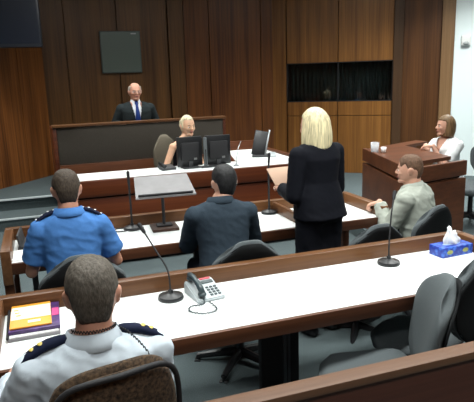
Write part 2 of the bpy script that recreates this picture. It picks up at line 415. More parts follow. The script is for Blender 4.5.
office_chair('brown patterned chair with black piping behind the man in the white uniform shirt', BROWNF, BROWNF, (.072, 1.70, 0), R(11), bw=.38, bh=.54, btop=1.095, group=None, roundk=.35, piping=MATTE, tilt=.12, th=.05)
office_chair('tan fabric chair behind the blonde woman at the two monitors', TANF, TANF, (1.46, 6.33, .0), R(192), bw=.33, bh=.5, btop=1.20, seat_z=.6, group=None)

# ------------------------------------------------------------------ microphones
def mic(label, loc, pts, r0=.0045, body=.10):
    t = thing('microphone', label, 'microphone', loc, 0, 'desk microphones')
    bm = B(); lathe(bm, [(.066, 0), (.068, .008), (.064, .020), (.030, .028), (.014, .034), (.012, .05)], n=32); obj('base', bm, BLACK, t)
    P = [V((0, 0, .045))] + [V(p) for p in pts]
    # smooth stem
    S = []
    for i in range(len(P)-1):
        p0, p1, p2, p3 = P[max(i-1, 0)], P[i], P[i+1], P[min(i+2, len(P)-1)]
        for k in range(8):
            u = k/8; S.append(.5*((2*p1)+(p2-p0)*u+(2*p0-5*p1+4*p2-p3)*u*u+(3*p1-p0-3*p2+p3)*u**3))
    S.append(P[-1])
    bm = B(); tube(bm, S, r0, 10); obj('stem', bm, MATTE, t)
    d = (S[-1]-S[-3]).normalized(); e = S[-1]
    bm = B(); tube(bm, [e-d*body*.4, e-d*body*.2, e+d*body*.3, e+d*body*.6, e+d*body*.68], [.006, .010, .011, .012, .005], 12); obj('head', bm, MATTE, t)
    return t
mic('tall black microphone on second desk, left of the reading stand', (.598, 4.19, .74), [(0, 0, .2), (-.005, -.02, .38)], .008, .12)
mic('tall black microphone on second desk beside the charcoal-suited man', (1.745, 4.19, .74), [(0, 0, .2), (.0, -.0, .36), (.005, -.0, .45)], .008, .09)
mic('bent gooseneck microphone on nearest desk, left of the telephone', (.559, 2.70, .74), [(-.005, .02, .15), (-.045, .08, .24), (-.10, .15, .35)], .0045, .06)
mic('gooseneck microphone on nearest desk, left of the blue tissue box', (1.895, 2.70, .74), [(0, 0, .15), (.03, .03, .30), (.08, .08, .39)], .005, .06)
# coiled cable at the first microphone
bm = B(); tube(bm, [(.598+.10*math.cos(a)*1.1-.03, 4.16+.055*math.sin(a), .752+.003*math.sin(a*3)) for a in [PI*.5+k*PI*1.6/24 for k in range(25)]], .005, 6)
tag(obj('microphone_cable', bm, MATTE), 'black looped cable around the leftmost microphone base', 'cable')

# ------------------------------------------------------------------ reading stand
t = thing('reading_stand', 'silver-grey tilted reading stand on black post on second desk', 'stand', (.83, 4.10, .74), R(-3))
bm = B(); box(bm, (0, 0, .012), (.20, .20, .024), bev=.004); obj('base', bm, W_DARK, t)
bm = B(); box(bm, (0, 0, .032), (.12, .08, .014), bev=.004); tube(bm, [(0, 0, .03), (0, 0, .318)], .012, 12); obj('post', bm, MATTE, t)
ptop = M.Translation((.01, -.01, .335)) @ M.Rotation(R(26), 4, 'X')
bm = B()
vs = [(-.225, -.135), (.225, -.135), (.205, .135), (-.205, .135)]
prism(bm, vs, -.006, .006); bmesh.ops.transform(bm, matrix=ptop, verts=bm.verts[:]); obj('plate', bm, plain('stand_plate', (.17, .165, .17), .5, metal=.2, noise_amt=.12, nscale=9), t, False)
bm = B(); box(bm, (0, -.118, .014), (.41, .012, .018), bev=.003); bmesh.ops.transform(bm, matrix=ptop, verts=bm.verts[:]); obj('lip', bm, MATTE, t)

# ------------------------------------------------------------------ telephone
t = thing('telephone', 'pale grey desk telephone with dark handset and coiled cord on nearest desk', 'telephone', (.735, 2.675, .74), R(8)); t.scale = (.86, .86, .86)
bm = B()
prof = [(-.115, 0), (-.115, .02), (.085, .075), (.11, .07), (.115, 0)]
a = [bm.verts.new((-.09, y, z)) for y, z in prof]; b = [bm.verts.new((.09, y, z)) for y, z in prof]
bm.faces.new(a); bm.faces.new(b[::-1])
for k in range(5): bm.faces.new((a[k], b[k], b[(k+1) % 5], a[(k+1) % 5]))
bmesh.ops.bevel(bm, geom=bm.edges[:], offset=.006, segments=2, affect='EDGES')
GREYP = plain('phone_grey', (.42, .46, .48), .4); obj('body', bm, GREYP, t)
sl = math.atan2(.055, .20)
def on_slope(x, y, h=0): return V((x, y, .02 + (y+.115)*.275 + h))
PH = plain('handset_dark', (.028, .045, .052), .35)
bm = B(); tube(bm, [on_slope(-.052, -.095, .03), on_slope(-.052, -.05, .047), on_slope(-.052, .0, .05), on_slope(-.052, .05, .047), on_slope(-.052, .10, .03)], [.018, .019, .016, .019, .020], 12)
ell(bm, on_slope(-.052, -.085, .018), (.026, .028, .016)); ell(bm, on_slope(-.052, .085, .018), (.026, .028, .016)); obj('handset', bm, PH, t, True)
for r_ in range(4):
    for c_ in range(3):
        bm = B(); p = on_slope(.012+c_*.026, -.085+r_*.025, .003); box(bm, p, (.018, .014, .007), rx=sl, bev=.002); obj('key', bm, PH, t)
bm = B(); box(bm, on_slope(.038, .045, .003), (.075, .028, .006), rx=sl, bev=.001); obj('display', bm, PH, t)
bm = B(); box(bm, on_slope(.038, .080, .002), (.07, .016, .004), rx=sl); obj('red_label', bm, plain('red_label', (.45, .04, .06), .5), t)['label'] = 'red printed label strip'
bm = B(); pts = []
path = [V((-.055, -.115, .03)), V((-.075, -.15, .012)), V((-.15, -.14, .010)), V((-.18, -.20, .010)), V((-.12, -.27, .010)), V((-.035, -.25, .010)), V((-.03, -.13, .012))]
for i in range(len(path)-1):
    p0, p1, p2, p3 = path[max(i-1, 0)], path[i], path[i+1], path[min(i+2, len(path)-1)]
    for k in range(16):
        u = k/16; pts.append(.5*((2*p1)+(p2-p0)*u+(2*p0-5*p1+4*p2-p3)*u*u+(3*p1-p0-3*p2+p3)*u**3))
pts2 = [p + V((math.cos(i*1.9)*.0035, math.cos(i*1.9+.8)*.0035, math.sin(i*1.9)*.003)) for i, p in enumerate(pts)]
tube(bm, pts2, .0042, 6); obj('coiled_cord', bm, PH, t, True)

# ------------------------------------------------------------------ tissue box
t = thing('tissue_box', 'blue patterned tissue box with white tissue on nearest desk corner', 'tissue box', (2.36, 2.71, .74), R(4))
m, nt, b = newmat('tissue_carton')
tc = nt.nodes.new('ShaderNodeTexCoord'); vo = nt.nodes.new('ShaderNodeTexVoronoi'); vo.inputs['Scale'].default_value = 34
rp = nt.nodes.new('ShaderNodeValToRGB'); rp.color_ramp.elements[0].position = .2; rp.color_ramp.elements[0].color = (.05, .16, .62, 1); rp.color_ramp.elements[1].position = .6; rp.color_ramp.elements[1].color = (.010, .035, .30, 1)
nt.links.new(tc.outputs['Object'], vo.inputs['Vector']); nt.links.new(vo.outputs['Distance'], rp.inputs['Fac']); nt.links.new(rp.outputs['Color'], b.inputs['Base Color']); b.inputs['Roughness'].default_value = .4
bm = B(); box(bm, (0, 0, .032), (.24, .12, .064), bev=.002); obj('carton', bm, m, t)
OLI = plain('carton_oval', (.30, .33, .10), .5)
for xx in (-.065, .06):
    bm = B(); ell(bm, (xx, -.0605, .032), (.024, .0012, .014)); obj('oval_motif', bm, OLI, t, True)
bm = B(); ell(bm, (0, 0, .0645), (.07, .025, .0015)); obj('opening', bm, plain('film', (.3, .4, .6), .3), t, True)
bm = B(); n = 26; rows = []
for j in range(9):
    v = j/8; rr = .046*(1-.30*v)+.006*math.sin(v*6); row = []
    for k in range(n):
        a = 2*PI*k/n; w = 1+.32*math.sin(a*3+v*2.2)+.16*math.sin(a*7+v*5)
        row.append(bm.verts.new((rr*w*math.cos(a)*1.1-.012*v+.01, rr*w*math.sin(a)*.42, .060+v*.095+(.024*math.cos(a-2.6)+.008*math.sin(a*5))*v)))
    rows.append(row)
for a, b in zip(rows, rows[1:]):
    for k in range(n): bm.faces.new((a[k], a[(k+1) % n], b[(k+1) % n], b[k]))
cv = bm.verts.new((0, 0, .12))
for k in range(n): bm.faces.new((rows[-1][k], rows[-1][(k+1) % n], cv))
obj('tissue', bm, plain('tissue_paper', (.85, .87, .88), .9), t, True)

# ------------------------------------------------------------------ documents at left
t = thing('folder', 'grey plastic document folder lying at the bottom of the paper stack', 'folder', (-.118, 2.655, .74), R(1))
bm = B(); box(bm, (0, 0, .008), (.225, .33, .016), bev=.003); obj('cover', bm, plain('folder_grey', (.20, .19, .20), .5), t)
bm = B(); box(bm, (0, -.001, .018), (.21, .315, .004)); obj('sheets', bm, PAPER, t)
bm = B(); tube(bm, [(-.113, -.168, .02), (-.113, .168, .02)], .006, 8); obj('spine', bm, MATTE, t)
t = thing('book', 'purple and navy covered book between grey folder and orange magazine', 'book', (-.110, 2.665, .761), R(-1))
bm = B(); box(bm, (0, 0, .008), (.222, .30, .016), bev=.002); obj('cover', bm, plain('purple_cover', (.055, .022, .11), .35, noise_amt=.6, nscale=22), t)
bm = B(); box(bm, (.092, .02, .0167), (.03, .09, .001)); obj('pink_patch', bm, plain('pink_print', (.75, .06, .22), .4), t)['label'] = 'bright pink printed patch'
t = thing('magazine', 'orange and white printed magazine on top of the paper stack', 'magazine', (-.128, 2.672, .778), R(0))
bm = B(); box(bm, (0, 0, .004), (.182, .275, .008), bev=.0015); obj('cover', bm, plain('orange_print', (.85, .36, .035), .35), t)
bm = B(); box(bm, (-.0, .030, .0085), (.178, .150, .001)); obj('white_panel', bm, plain('cream_print', (.80, .76, .68), .4), t)
bm = B(); box(bm, (.015, -.085, .0085), (.055, .025, .001)); obj('white_sticker', bm, PAPER, t)
bm = B()
for k in range(3): box(bm, (-.068+.006*k, .07-.035*k, .0093), (.022, .012, .0006))
obj('orange_mark', bm, MATS['orange_print'], t)
# loose sheets and a dark binder beside the prosecutor
bm = B(); box(bm, (-.17, 3.85, .7425), (.15, .24, .003), rz=R(-6)); tag(obj('paper_sheet', bm, PAPER), 'white paper sheet left of the man in the mid-blue shirt', 'paper')
t = thing('document_case', 'open black document case left of the man in mid-blue shirt', 'case', (-.14, 4.10, .741), R(-4))
bm = B(); box(bm, (0, 0, .012), (.15, .27, .022), bev=.006); obj('body', bm, MATTE, t)
bm = B(); box(bm, (-.065, 0, .055), (.014, .26, .10), bev=.004, ry=R(-10)); obj('lid', bm, DGREY, t)

# ------------------------------------------------------------------ two monitors on the clerk's desk
def monitor(label, loc, rz, w=.29, h=.325):
    t = thing('monitor', label, 'monitor', loc, rz, 'monitors on the clerk desk')
    bm = B(); box(bm, (0, .02, .018+h/2), (w, .03, h), bev=.006); obj('housing', bm, BLACK, t)
    bm = B(); box(bm, (0, -.008, .018+h/2), (w*.72, .03, h*.62), bev=.012); obj('back_cover', bm, MATTE, t)
    bm = B(); box(bm, (0, .036, .018+h/2), (w-.03, .002, h-.03)); obj('screen', bm, plain('screen_glass', (.02, .03, .05), .1), t)
    bm = B(); box(bm, (w*.18, -.024, .10), (.035, .003, .022)); obj('sticker', bm, METAL, t)
    bm = B(); box(bm, (0, 0, .05), (.05, .03, .09), bev=.004); box(bm, (0, .0, .008), (.20, .15, .012), bev=.004); obj('stand', bm, DGREY, t)
    return t
monitor('left of the two black monitors seen from behind on clerk desk', (1.535, 5.92, .90), R(4))
monitor('right of the two black monitors seen from behind on clerk desk', (1.855, 5.90, .90), R(-2))
t = thing('monitor_column', 'slim silver column standing between the two clerk desk monitors', 'stand', (1.695, 5.87, .90))
bm = B(); box(bm, (0, 0, .17), (.035, .03, .32), bev=.004); obj('post', bm, plain('silver_grey', (.16, .18, .19), .4, metal=.4), t)
bm = B(); box(bm, (0, -.016, .12), (.012, .003, .16)); obj('slot', bm, MATTE, t)
bm = B(); box(bm, (0, 0, .006), (.12, .10, .012), bev=.003); obj('foot', bm, DGREY, t)
# small desk equipment left of the monitors
t = thing('desk_phone', 'small dark telephone on clerk desk left of the monitors', 'telephone', (1.27, 5.94, .90), R(10))
bm = B(); box(bm, (0, 0, .02), (.16, .16, .035), bev=.008, rx=R(8)); obj('body', bm, DGREY, t)
bm = B(); tube(bm, [(-.05, -.08, .05), (-.05, 0, .062), (-.05, .08, .06)], [.018, .013, .018], 10); obj('handset', bm, BLACK, t, True)
# clerk gooseneck
t = thing('thin_microphone', 'thin silver microphone on clerk desk right of the monitors', 'microphone', (2.02, 5.78, .90))
bm = B(); lathe(bm, [(.03, 0), (.03, .012), (.01, .018), (.008, .03)]); obj('base', bm, METAL, t)
bm = B(); tube(bm, [(0, 0, .02), (.01, 0, .10), (.05, .05, .2), (.10, .1, .26)], .004, 8); obj('stem', bm, METAL, t)
# video unit on wing
t = thing('video_phone', 'black and silver upright video telephone on right wing of clerk desk', 'telephone', (2.55, 6.35, .90), R(-22))
bm = B(); box(bm, (0, 0, .012), (.22, .20, .022), bev=.006); obj('base', bm, DGREY, t)
bm = B(); box(bm, (-.01, .03, .16), (.17, .022, .31), bev=.008, rx=R(-18), ry=R(12)); s_ = obj('screen', bm, BLACK, t)
bm = B(); box(bm, (.080, .025, .165), (.022, .03, .32), bev=.006, rx=R(-18), ry=R(12)); obj('silver_side', bm, METAL, s_)
bm = B(); box(bm, (.14, -.02, .02), (.08, .16, .03), bev=.006, rx=R(8)); obj('keypad', bm, GREYP, t)
bm = B(); box(bm, (2.50, 6.02, .9025), (.20, .26, .003), rz=R(14)); tag(obj('paper_sheet', bm, PAPER), 'white paper sheet in front of the black video telephone', 'paper')
t = thing('stapler', 'small dark stapler near the right end of clerk desk', 'stapler', (2.74, 5.86, .90), R(30))
bm = B(); box(bm, (0, 0, .008), (.12, .03, .014), bev=.003); obj('base', bm, BLACK, t)
bm = B(); box(bm, (0, 0, .032), (.12, .028, .022), bev=.006, ry=R(-8)); obj('arm', bm, BLACK, t)

# ------------------------------------------------------------------ wall things
t = thing('wall_monitor', 'big dark television hanging high on left wall', 'television', (-.33, 8.62, 2.36), R(-4))
bm = B(); box(bm, (0, 0, .42), (.98, .12, .84), bev=.012); obj('housing', bm, plain('tv_housing', (.012, .015, .022), .4), t)
bm = B(); box(bm, (0, -.0615, .43), (.92, .002, .76)); obj('screen', bm, plain('tv_screen', (.010, .014, .024), .25), t)
bm = B(); box(bm, (0, .16, .45), (.12, .24, .12)); tube(bm, [(0, .26, .45), (0, .42, .45)], .03, 10); obj('bracket', bm, MATTE, t)
bm = B(); box(bm, (-.12, -.063, .025), (.05, .003, .012)); obj('badge', bm, METAL, t)
t = thing('wall_screen', 'grey-green flat screen mounted on timber wall behind the magistrate', 'screen', (1.476, 10.14, 2.0))
bm = B(); box(bm, (0, .02, .355), (.70, .05, .71), bev=.006); obj('frame', bm, plain('screen_frame', (.07, .085, .08), .4), t)
bm = B(); box(bm, (0, -.007, .355), (.665, .004, .675)); obj('panel', bm, plain('screen_green', (.13, .165, .145), .25), t)
bm = B(); box(bm, (.23, -.0105, .665), (.09, .003, .02)); obj('badge', bm, METAL, t)
n = V((-dw.y, dw.x))*-1; c = A0 + dw*1.76 + n*.03
t = thing('wall_sensor', 'small white sensor box mounted on pale right wall', 'sensor', (c.x, c.y, 2.26), rzw)
bm = B(); box(bm, (0, 0, .11), (.15, .06, .17), bev=.012); obj('housing', bm, plain('sensor_white', (.75, .76, .75), .5), t)
bm = B(); ell(bm, (0, -.03, .06), (.05, .03, .035)); obj('lens', bm, plain('sensor_lens', (.35, .38, .38), .3), t, True)
# glass on witness box
t = thing('drinking_glass', 'clear drinking glass standing on the witness box top', 'glass', (3.36, 5.10, 1.031))
bm = B(); lathe(bm, [(.040, 0), (.048, .11), (.045, .11), (.038, .008)], n=24); 
CG = plain('clear_glass', (.85, .88, .92), .08); CG.node_tree.nodes['Principled BSDF'].inputs['Alpha'].default_value = .30; obj('tumbler', bm, CG, t, True)
bm = B(); lathe(bm, [(.037, .010), (.042, .075)], n=24); obj('water', bm, CG, t, True)
t = thing('paper_cup', 'small white cup beside the glass on the witness box', 'cup', (3.43, 5.04, 1.031))
bm = B(); lathe(bm, [(.022, 0), (.030, .06), (.027, .06), (.020, .006)], n=20); obj('cup', bm, PAPER, t, True)

# ------------------------------------------------------------------ people
def headfn(x, y, z, k=1.0, t=0.0):
    pn = (abs(x)**2.5+abs(y)**2.5+abs(z)**2.5)**(1/2.5) or 1
    x, y, z = x/pn, y/pn, z/pn
    X = .0745*x; Y = .094*y; Z = .116*z
    if z < 0:
        q = -z
        X *= 1-.30*q**1.6
        if y > 0: Y *= 1-.10*q
        else: Y *= 1-.30*q*min(1, -y*1.5)
    else: Y += -.004*z
    if y > 0: X *= 1-.06*y
    if z > 0 and y > 0: Y *= 1-.06*z
    p = V((X, Y, Z)); return p*k + V((x, y, z)).normalized()*t
def sph(bm, fn, u=48, v=32):
    r = bmesh.ops.create_uvsphere(bm, u_segments=u, v_segments=v, radius=1)
    for q in r['verts']: q.co = fn(q.co.x, q.co.y, q.co.z)
    return r['verts']
def ik(a, b, l1, l2, pole):
    d = b-a; L = min(d.length, (l1+l2)*.999); dn = d.normalized(); b2 = a+dn*L
    c = (l1*l1+L*L-l2*l2)/(2*L); h = math.sqrt(max(0, l1*l1-c*c))
    p = V(pole); p = (p-dn*p.dot(dn)).normalized()
    return a+dn*c+p*h, b2
def hand(bm, w, d, nrm, side, curl=.5, s=1.0):
    # palm + four fingers + thumb; d: direction, nrm: back of the hand, side: +1 thumb towards d x nrm
    d = V(d).normalized(); nrm = V(nrm); nrm = (nrm-d*nrm.dot(d)).normalized(); sx = d.cross(nrm)*side
    def Q(a, b, c): return w + (d*a + sx*b + nrm*c)*s
    for b_ in (-.026, -.009, .009, .026):
        capsule(bm, Q(.005, b_*.6, 0), Q(.082, b_, 0), .015*s, .012*s, 10)
    for i, (b_, L) in enumerate(((.030, .072), (.010, .080), (-.010, .075), (-.029, .060))):
        p = Q(.086, b_, 0); ang = 0; fs = (L*.45, L*.30, L*.25); r_ = (.0092, .0085, .0075, .0065)
        for k in range(3):
            ang += curl*(.55+.15*i*.5) if k else curl*.5
            q = p + (d*math.cos(ang) - nrm*math.sin(ang))*fs[k]*s
            capsule(bm, p, q, r_[k]*s, r_[k+1]*s, 10); p = q
    p = Q(.022, .026, -.004); dirs = (V((.6, .75, -.25)), V((.85, .45, -.35)), V((.95, .15, -.4)))
    for k, (L, r1, r2) in enumerate(((.042, .0135, .011), (.032, .0105, .009), (.026, .009, .0075))):
        v = dirs[k].normalized(); q = p + (d*v.x + sx*v.y + nrm*v.z)*L*s
        capsule(bm, p, q, r1*s, r2*s, 10); p = q
def torso_ring(c, xa, ya, rx, ry, n=32, e=2.3):
    out = []
    for k in range(n):
        a = 2*PI*k/n; ca, sa = math.cos(a), math.sin(a)
        out.append(c + xa*(rx*math.copysign(abs(ca)**(2/e), ca)) + ya*(ry*math.copysign(abs(sa)**(2/e), sa)))
    return out
def loft(bm, rings):
    R_ = [[bm.verts.new(p) for p in r] for r in rings]; n = len(R_[0])
    for a, b in zip(R_, R_[1:]):
        for k in range(n): bm.faces.new((a[k], a[(k+1) % n], b[(k+1) % n], b[k]))
    bm.faces.new(R_[0][::-1]); bm.faces.new(R_[-1])
def wrinkle(me, amp, sx=(9, 9, 14), seed=0, fn=None):
    off = V((seed*3.1, seed*1.7, seed*.9))
    cs = [v.co.copy() for v in me.vertices]; ns = [v.normal.copy() for v in me.vertices]
    for i, v in enumerate(me.vertices):
        c = cs[i]; q = V((c.x*sx[0], c.y*sx[1], c.z*sx[2]+c.x*6)) + off
        n1 = noise.noise(q); r1 = 1-abs(n1)*2.2
        n2 = noise.noise(q*2.3)
        k = fn(c) if fn else 1
        v.co = c + ns[i]*amp*k*(r1*.8 + n2*.5 - .4)

def person(label, loc, rz, P):
    """P: pose dict. local frame: faces +Y."""
    g = P.get
    root = thing('person', label, 'person', loc, rz)
    f = g('female', False); S = g('scale', 1.0)
    sit = g('sit', True)
    pz = .56 if sit else .93*S
    if 'pz' in P: pz = P['pz']
    p0 = V((0, 0, pz)); lean = g('lean', 0.05); side = g('side', 0)
    s = V((math.sin(side), math.sin(lean), math.cos(lean))).normalized()
    xa = (V((1, 0, 0)) - s*s.x).normalized(); 
    tw = g('twist', 0)
    ya = s.cross(xa)
    up = (g('tl', .50)+.026)*S
    wsh = (.165 if f else .185)*S*g('bulk', 1)
    def C(t): return p0 + s*(t*up/.5) + ya*(.02*math.sin(t*6))
    fat = g('bulk', 1)*S
    if f: prof = [(-.09, .15, .10), (0, .172, .118), (.10, .160, .108), (.20, .130, .095), (.30, .140, .105), (.365, .150, .112), (.42, .150, .088), (.465, .11, .068), (.50, .055, .052)]
    else: prof = [(-.09, .15, .10), (0, .165, .118), (.10, .160, .115), (.20, .155, .112), (.30, .168, .118), (.38, .180, .115), (.43, .170, .098), (.47, .12, .078), (.505, .060, .056)]
    sh = {}
    for sg in (-1, 1): sh[sg] = C(.400) + xa*(wsh*sg) + ya*(-.005)
    nb = C(.50); hd = nb + V(g('head_off', (0, .03, .0))) + s*.0
    yaw, pit, rol = g('yaw', 0), g('pitch', 0), g('roll', 0)
    HR = M.Rotation(yaw, 3, 'Z') @ M.Rotation(pit, 3, 'X') @ M.Rotation(rol, 3, 'Y')
    hs = g('hs', 1.0)
    hc = hd + V((0, 0, .128*S)) 
    # arms
    arms = {}
    for sg, key in ((-1, 'L'), (1, 'R')):
        wr, pole = P[key][:2]
        el, w2 = ik(sh[sg], V(wr), .285*S, .255*S, pole); arms[sg] = (sh[sg], el, w2)
    # legs
    legs = {}
    for sg in (-1, 1):
        hip = p0 + V((.09*sg, 0, -.02))
        if sit:
            kn = V((.13*sg, g('knee', .42), .50)); an = V((.13*sg, g('foot', .40), .10))
            if pz > .8: kn.z = pz-.08; an.z = .10
        else: kn = V((.095*sg, .02, .50*S)); an = V((.095*sg, -.01, .09))
        legs[sg] = (hip, kn, an)
    # ---- body
    vox = g('vox', .007)
    bm = B()
    loft(bm, [torso_ring(C(t), xa, ya, a*fat*.93, b*fat*.93) for t, a, b in prof])
    for sg in (-1, 1):
        a, e, w = arms[sg]; r = .88 if f else 1
        ell(bm, a, (.052*r,)*3); capsule(bm, nb-s*.02, a, .045*r, .038*r)
        capsule(bm, a, e, .048*r, .038*r); m_ = e.lerp(w, .3); capsule(bm, e, m_, .038*r, .039*r); capsule(bm, m_, w, .039*r, .026*r)
        hp = P['L' if sg < 0 else 'R']
        hdv = V(hp[2]) if len(hp) > 2 else (w-e); hn = V(hp[3]) if len(hp) > 3 else V((0, 0, 1)); cu = hp[4] if len(hp) > 4 else .6
        hand(bm, w + hdv.normalized()*.005, hdv, hn, g('thumb', 1)*(1 if sg < 0 else -1), cu, .93 if f else 1.02)
        h, k, an = legs[sg]
        capsule(bm, h, k, .080, .055); capsule(bm, k, an, .055, .038); capsule(bm, an, V((an.x, an.y+.14, .05)), .035, .03)
    HT = M.Translation(hc) @ HR.to_4x4() @ M.Scale(hs, 4)
    tb = B(); sph(tb, lambda x, y, z: headfn(x, y, z))
    nr = .043 if f else .058
    fw = g('face', 1)
    ell(tb, (0, .082, .020), (.045, .016, .010)); capsule(tb, (0, .088, .012), (0, .108, -.022), .0065, .0115)
    ell(tb, (-.011, .100, -.026), (.009, .010, .008)); ell(tb, (.011, .100, -.026), (.009, .010, .008))
    for q in (-1, 1):
        ell(tb, (q*.036, .066, -.022), (.026, .024, .024))
        ell(tb, (q*.079, -.008, -.006), (.010, .019, .032), M.Rotation(q*-.35, 3, 'Z')); ell(tb, (q*.085, -.016, .006), (.007, .018, .021), M.Rotation(q*-.45, 3, 'Z'))
    ell(tb, (0, .085, -.052), (.026, .012, .018)); ell(tb, (0, .078, -.093), (.022, .018, .017)); ell(tb, (0, .050, -.088), (.046, .036, .020))
    bmesh.ops.transform(tb, matrix=HT, verts=tb.verts[:])
    tmp = bpy.data.meshes.new('h'); tb.to_mesh(tmp); tb.free(); bm.from_mesh(tmp); bpy.data.meshes.remove(tmp)
    capsule(bm, nb - s*.04, hc + HR @ V((0, -.022, -.055)), nr*1.12, nr)
    capsule(bm, nb + ya*.02, hc + HR @ V((0, .0, -.085)), nr*.9, nr*.85)
    me = voxel(bm, vox, 3, .5)
    skin = g('skin', SKIN); body = link('body', me, skin, root)
    # ---- face parts
    def hpart(name, tb, mat, parent=root, smooth=True):
        bmesh.ops.transform(tb, matrix=HT, verts=tb.verts[:]); return obj(name, tb, mat, parent, smooth)
    for q in (-1, 1):
        tb = B(); ell(tb, (q*.030, .0815, -.001), (.0135, .0100, .0075)); e_ = hpart('eye', tb, EYEW)
        tb = B(); ell(tb, (q*.030, .0895, -.001), (.0055, .0040, .0058)); hpart('iris', tb, EYED, e_)
        tb = B(); tube(tb, [(q*.016, .0945, .018), (q*.030, .0935, .023), (q*.046, .082, .018)], [.003, .0036, .002], 6); hpart('eyebrow', tb, g('brow', plain('brow_brown', (.10, .06, .035), .8)))
    tb = B(); ell(tb, (0, .0955, -.0535), (.021 if not g('smile') else .026, .006, .0042)); ell(tb, (0, .094, -.060), (.017, .0065, .0050)); hpart('lips', tb, LIP)
    if g('glasses'):
        tb = B()
        for q in (-1, 1):
            tube(tb, [(q*.032+.021*math.cos(a), .101-.0*a, -.002+.014*math.sin(a)) for a in [2*PI*k/20 for k in range(21)]], .0014, 6, cap=False)
            tube(tb, [(q*.052, .100, .002), (q*.070, .06, .004), (q*.078, .0, .006)], .0014, 6)
        tube(tb, [(-.012, .103, 0), (0, .106, .002), (.012, .103, 0)], .0014, 6); hpart('glasses', tb, METAL)
    # ---- hair
    hk = g('hair'); hm = g('hairmat')
    if hk in ('short', 'bald'):
        th = g('hair_t', .011)
        def fn(x, y, z):
            u = (y+1)/2
            ax = min(1, max(0, (abs(x)-.50)/.38)); line = -.66 + .74*ax*ax*(3-2*ax)*(1 if y < .35 else max(0, 1-(y-.35)*3)) + (1.25*max(0, (u-.52)/.42)**1.15); line = min(line, .72)
            if hk == 'bald': line = -.55+.5*u + (2.2*max(0, u-.42))
            gg = z-line; k = max(-1, min(1, gg*7))
            if hk == 'bald': k *= (1 if z < .52 else max(-1, 1-(z-.52)*14)) if k > 0 else 1
            if g('crown') and k > 0: k *= 1-.35*math.exp(-((y+.45)**2+(z-.85)**2+x*x)*9)
            nz = noise.noise(V((x*7, y*7, z*7)))*.0022
            return headfn(x, y, z, 1, th*k + (nz if k > 0 else 0)) if k > 0 else headfn(x, y, z, 1, .014*k)
        tb = B(); sph(tb, fn, 96, 64); h = hpart('hair', tb, hm)
    elif hk in ('bob', 'updo', 'shoulder'):
        tb = B(); rings = []; L = {'bob': .150, 'updo': .055, 'shoulder': .115}[hk]; n = 96; m_ = 34
        for j in range(m_+1):
            v = j/m_
            if v < .5: a_ = v/.5*PI/2; z = .130*math.cos(a_); k = math.sin(a_)
            else: q = (v-.5)/.5; z = -L*q; k = 1 + (.06*math.sin(q*PI) if hk != 'updo' else -.25*q) + (.10*q if hk == 'bob' else (.04*q if hk == 'shoulder' else 0))
            ring = []
            for i in range(n):
                a = 2*PI*i/n; ca, sa = math.cos(a), math.sin(a)
                rx = (.096 if hk != 'updo' else .086)*k; ry = (.108 if hk != 'updo' else .106)*k
                fr = max(0, sa)
                if hk != 'updo' and sa < 0 and z < 0: ry *= 1-.22*(-z/L)
                # open the face: front arc below hairline sinks into the head
                open_ = 0
                hl = .070 if hk != 'updo' else .082
                if z < hl: open_ = max(0, min(1, (sa-(.38 if hk == 'bob' else .30))*5))*min(1, (hl-z)*30)
                kk = 1-.42*open_ 
                st = 1 + .012*math.sin(a*31+z*20) + .012*noise.noise(V((ca*5, sa*5, z*9)))
                zz = z + (.010*noise.noise(V((ca*6, sa*6, 3))) if j == m_ else 0)
                ring.append(V((rx*ca*kk*st, ry*sa*kk*st - .008, zz)))
            rings.append(ring)
        rings[0] = [V((0.0008*math.cos(2*PI*i/n), -.008+.0008*math.sin(2*PI*i/n), .130)) for i in range(n)]
        loft(tb, rings); h = hpart('hair', tb, hm)
        if hk == 'updo':
            tb = B(); ell(tb, (0, -.10, .03), (.045, .035, .05)); hpart('hair_bun', tb, hm, h)
    # ---- clothing
    top = g('top')
    if top:
        inf = top.get('inf', .012); bm = B()
        hem = top.get('hem', -.12); pr = [(hem, top.get('hemx', .172), top.get('hemy', .125))] + [q for q in prof if q[0] > hem+.03][(0):]
        if top.get('neck', True): pr = pr[:-1] + [(.49, .070 if not f else .062, .062)]
        loft(bm, [torso_ring(C(t), xa, ya, a*fat+inf, b*fat+inf) for t, a, b in pr])
        r = .9 if f else 1.06
        slv = top.get('sleeve', 'long')
        for sg in (-1, 1):
            a, e, w = arms[sg]
            if slv == 'none': continue
            ell(bm, a, ((.050*r+inf),)*3); capsule(bm, nb-s*.030, a, .042*r+inf*.6, .040*r+inf)
            if slv == 'short': 
                q = a.lerp(e, .72); tube(bm, [a, a.lerp(e, .4), q], [.050*r+inf, .052*r+inf, .053*r+inf*1.3], 18); ell(bm, q, (.050*r+inf,)*3) if 0 else None
            else:
                capsule(bm, a, e, .049*r+inf, .042*r+inf*1.1); q = e.lerp(w, .93)
                ell(bm, e, (.042*r+inf*1.1,)*3); tube(bm, [e, e.lerp(w, .35), q], [.041*r+inf*1.1, .041*r+inf, .033*r+inf], 18)
        me = voxel(bm, top.get('vox', .008), top.get('sm', 6), .6)
        wrinkle(me, top.get('wr', .006)*.55, seed=top.get('seed', 1), sx=top.get('wsx', (11, 11, 17)))
        vk = top.get('vneck')
        if vk or top.get('open'):
            b2 = B(); b2.from_mesh(me); dele = []
            for fc in b2.faces:
                c = fc.calc_center_median(); l = c - p0; tt = l.dot(s)*.5/up; lx = l.dot(xa); ly = l.dot(ya)
                if ly > 0.0 and tt > (vk or .2) and abs(lx) < (tt-(vk or .2))*top.get('vw', .32)+.002 and tt < .55: dele.append(fc)
            bmesh.ops.delete(b2, geom=dele, context='FACES'); b2.to_mesh(me); b2.free()
        go = link(top.get('name', 'shirt'), me, top['mat'], root)
        for p_ in me.polygons: p_.use_smooth = True
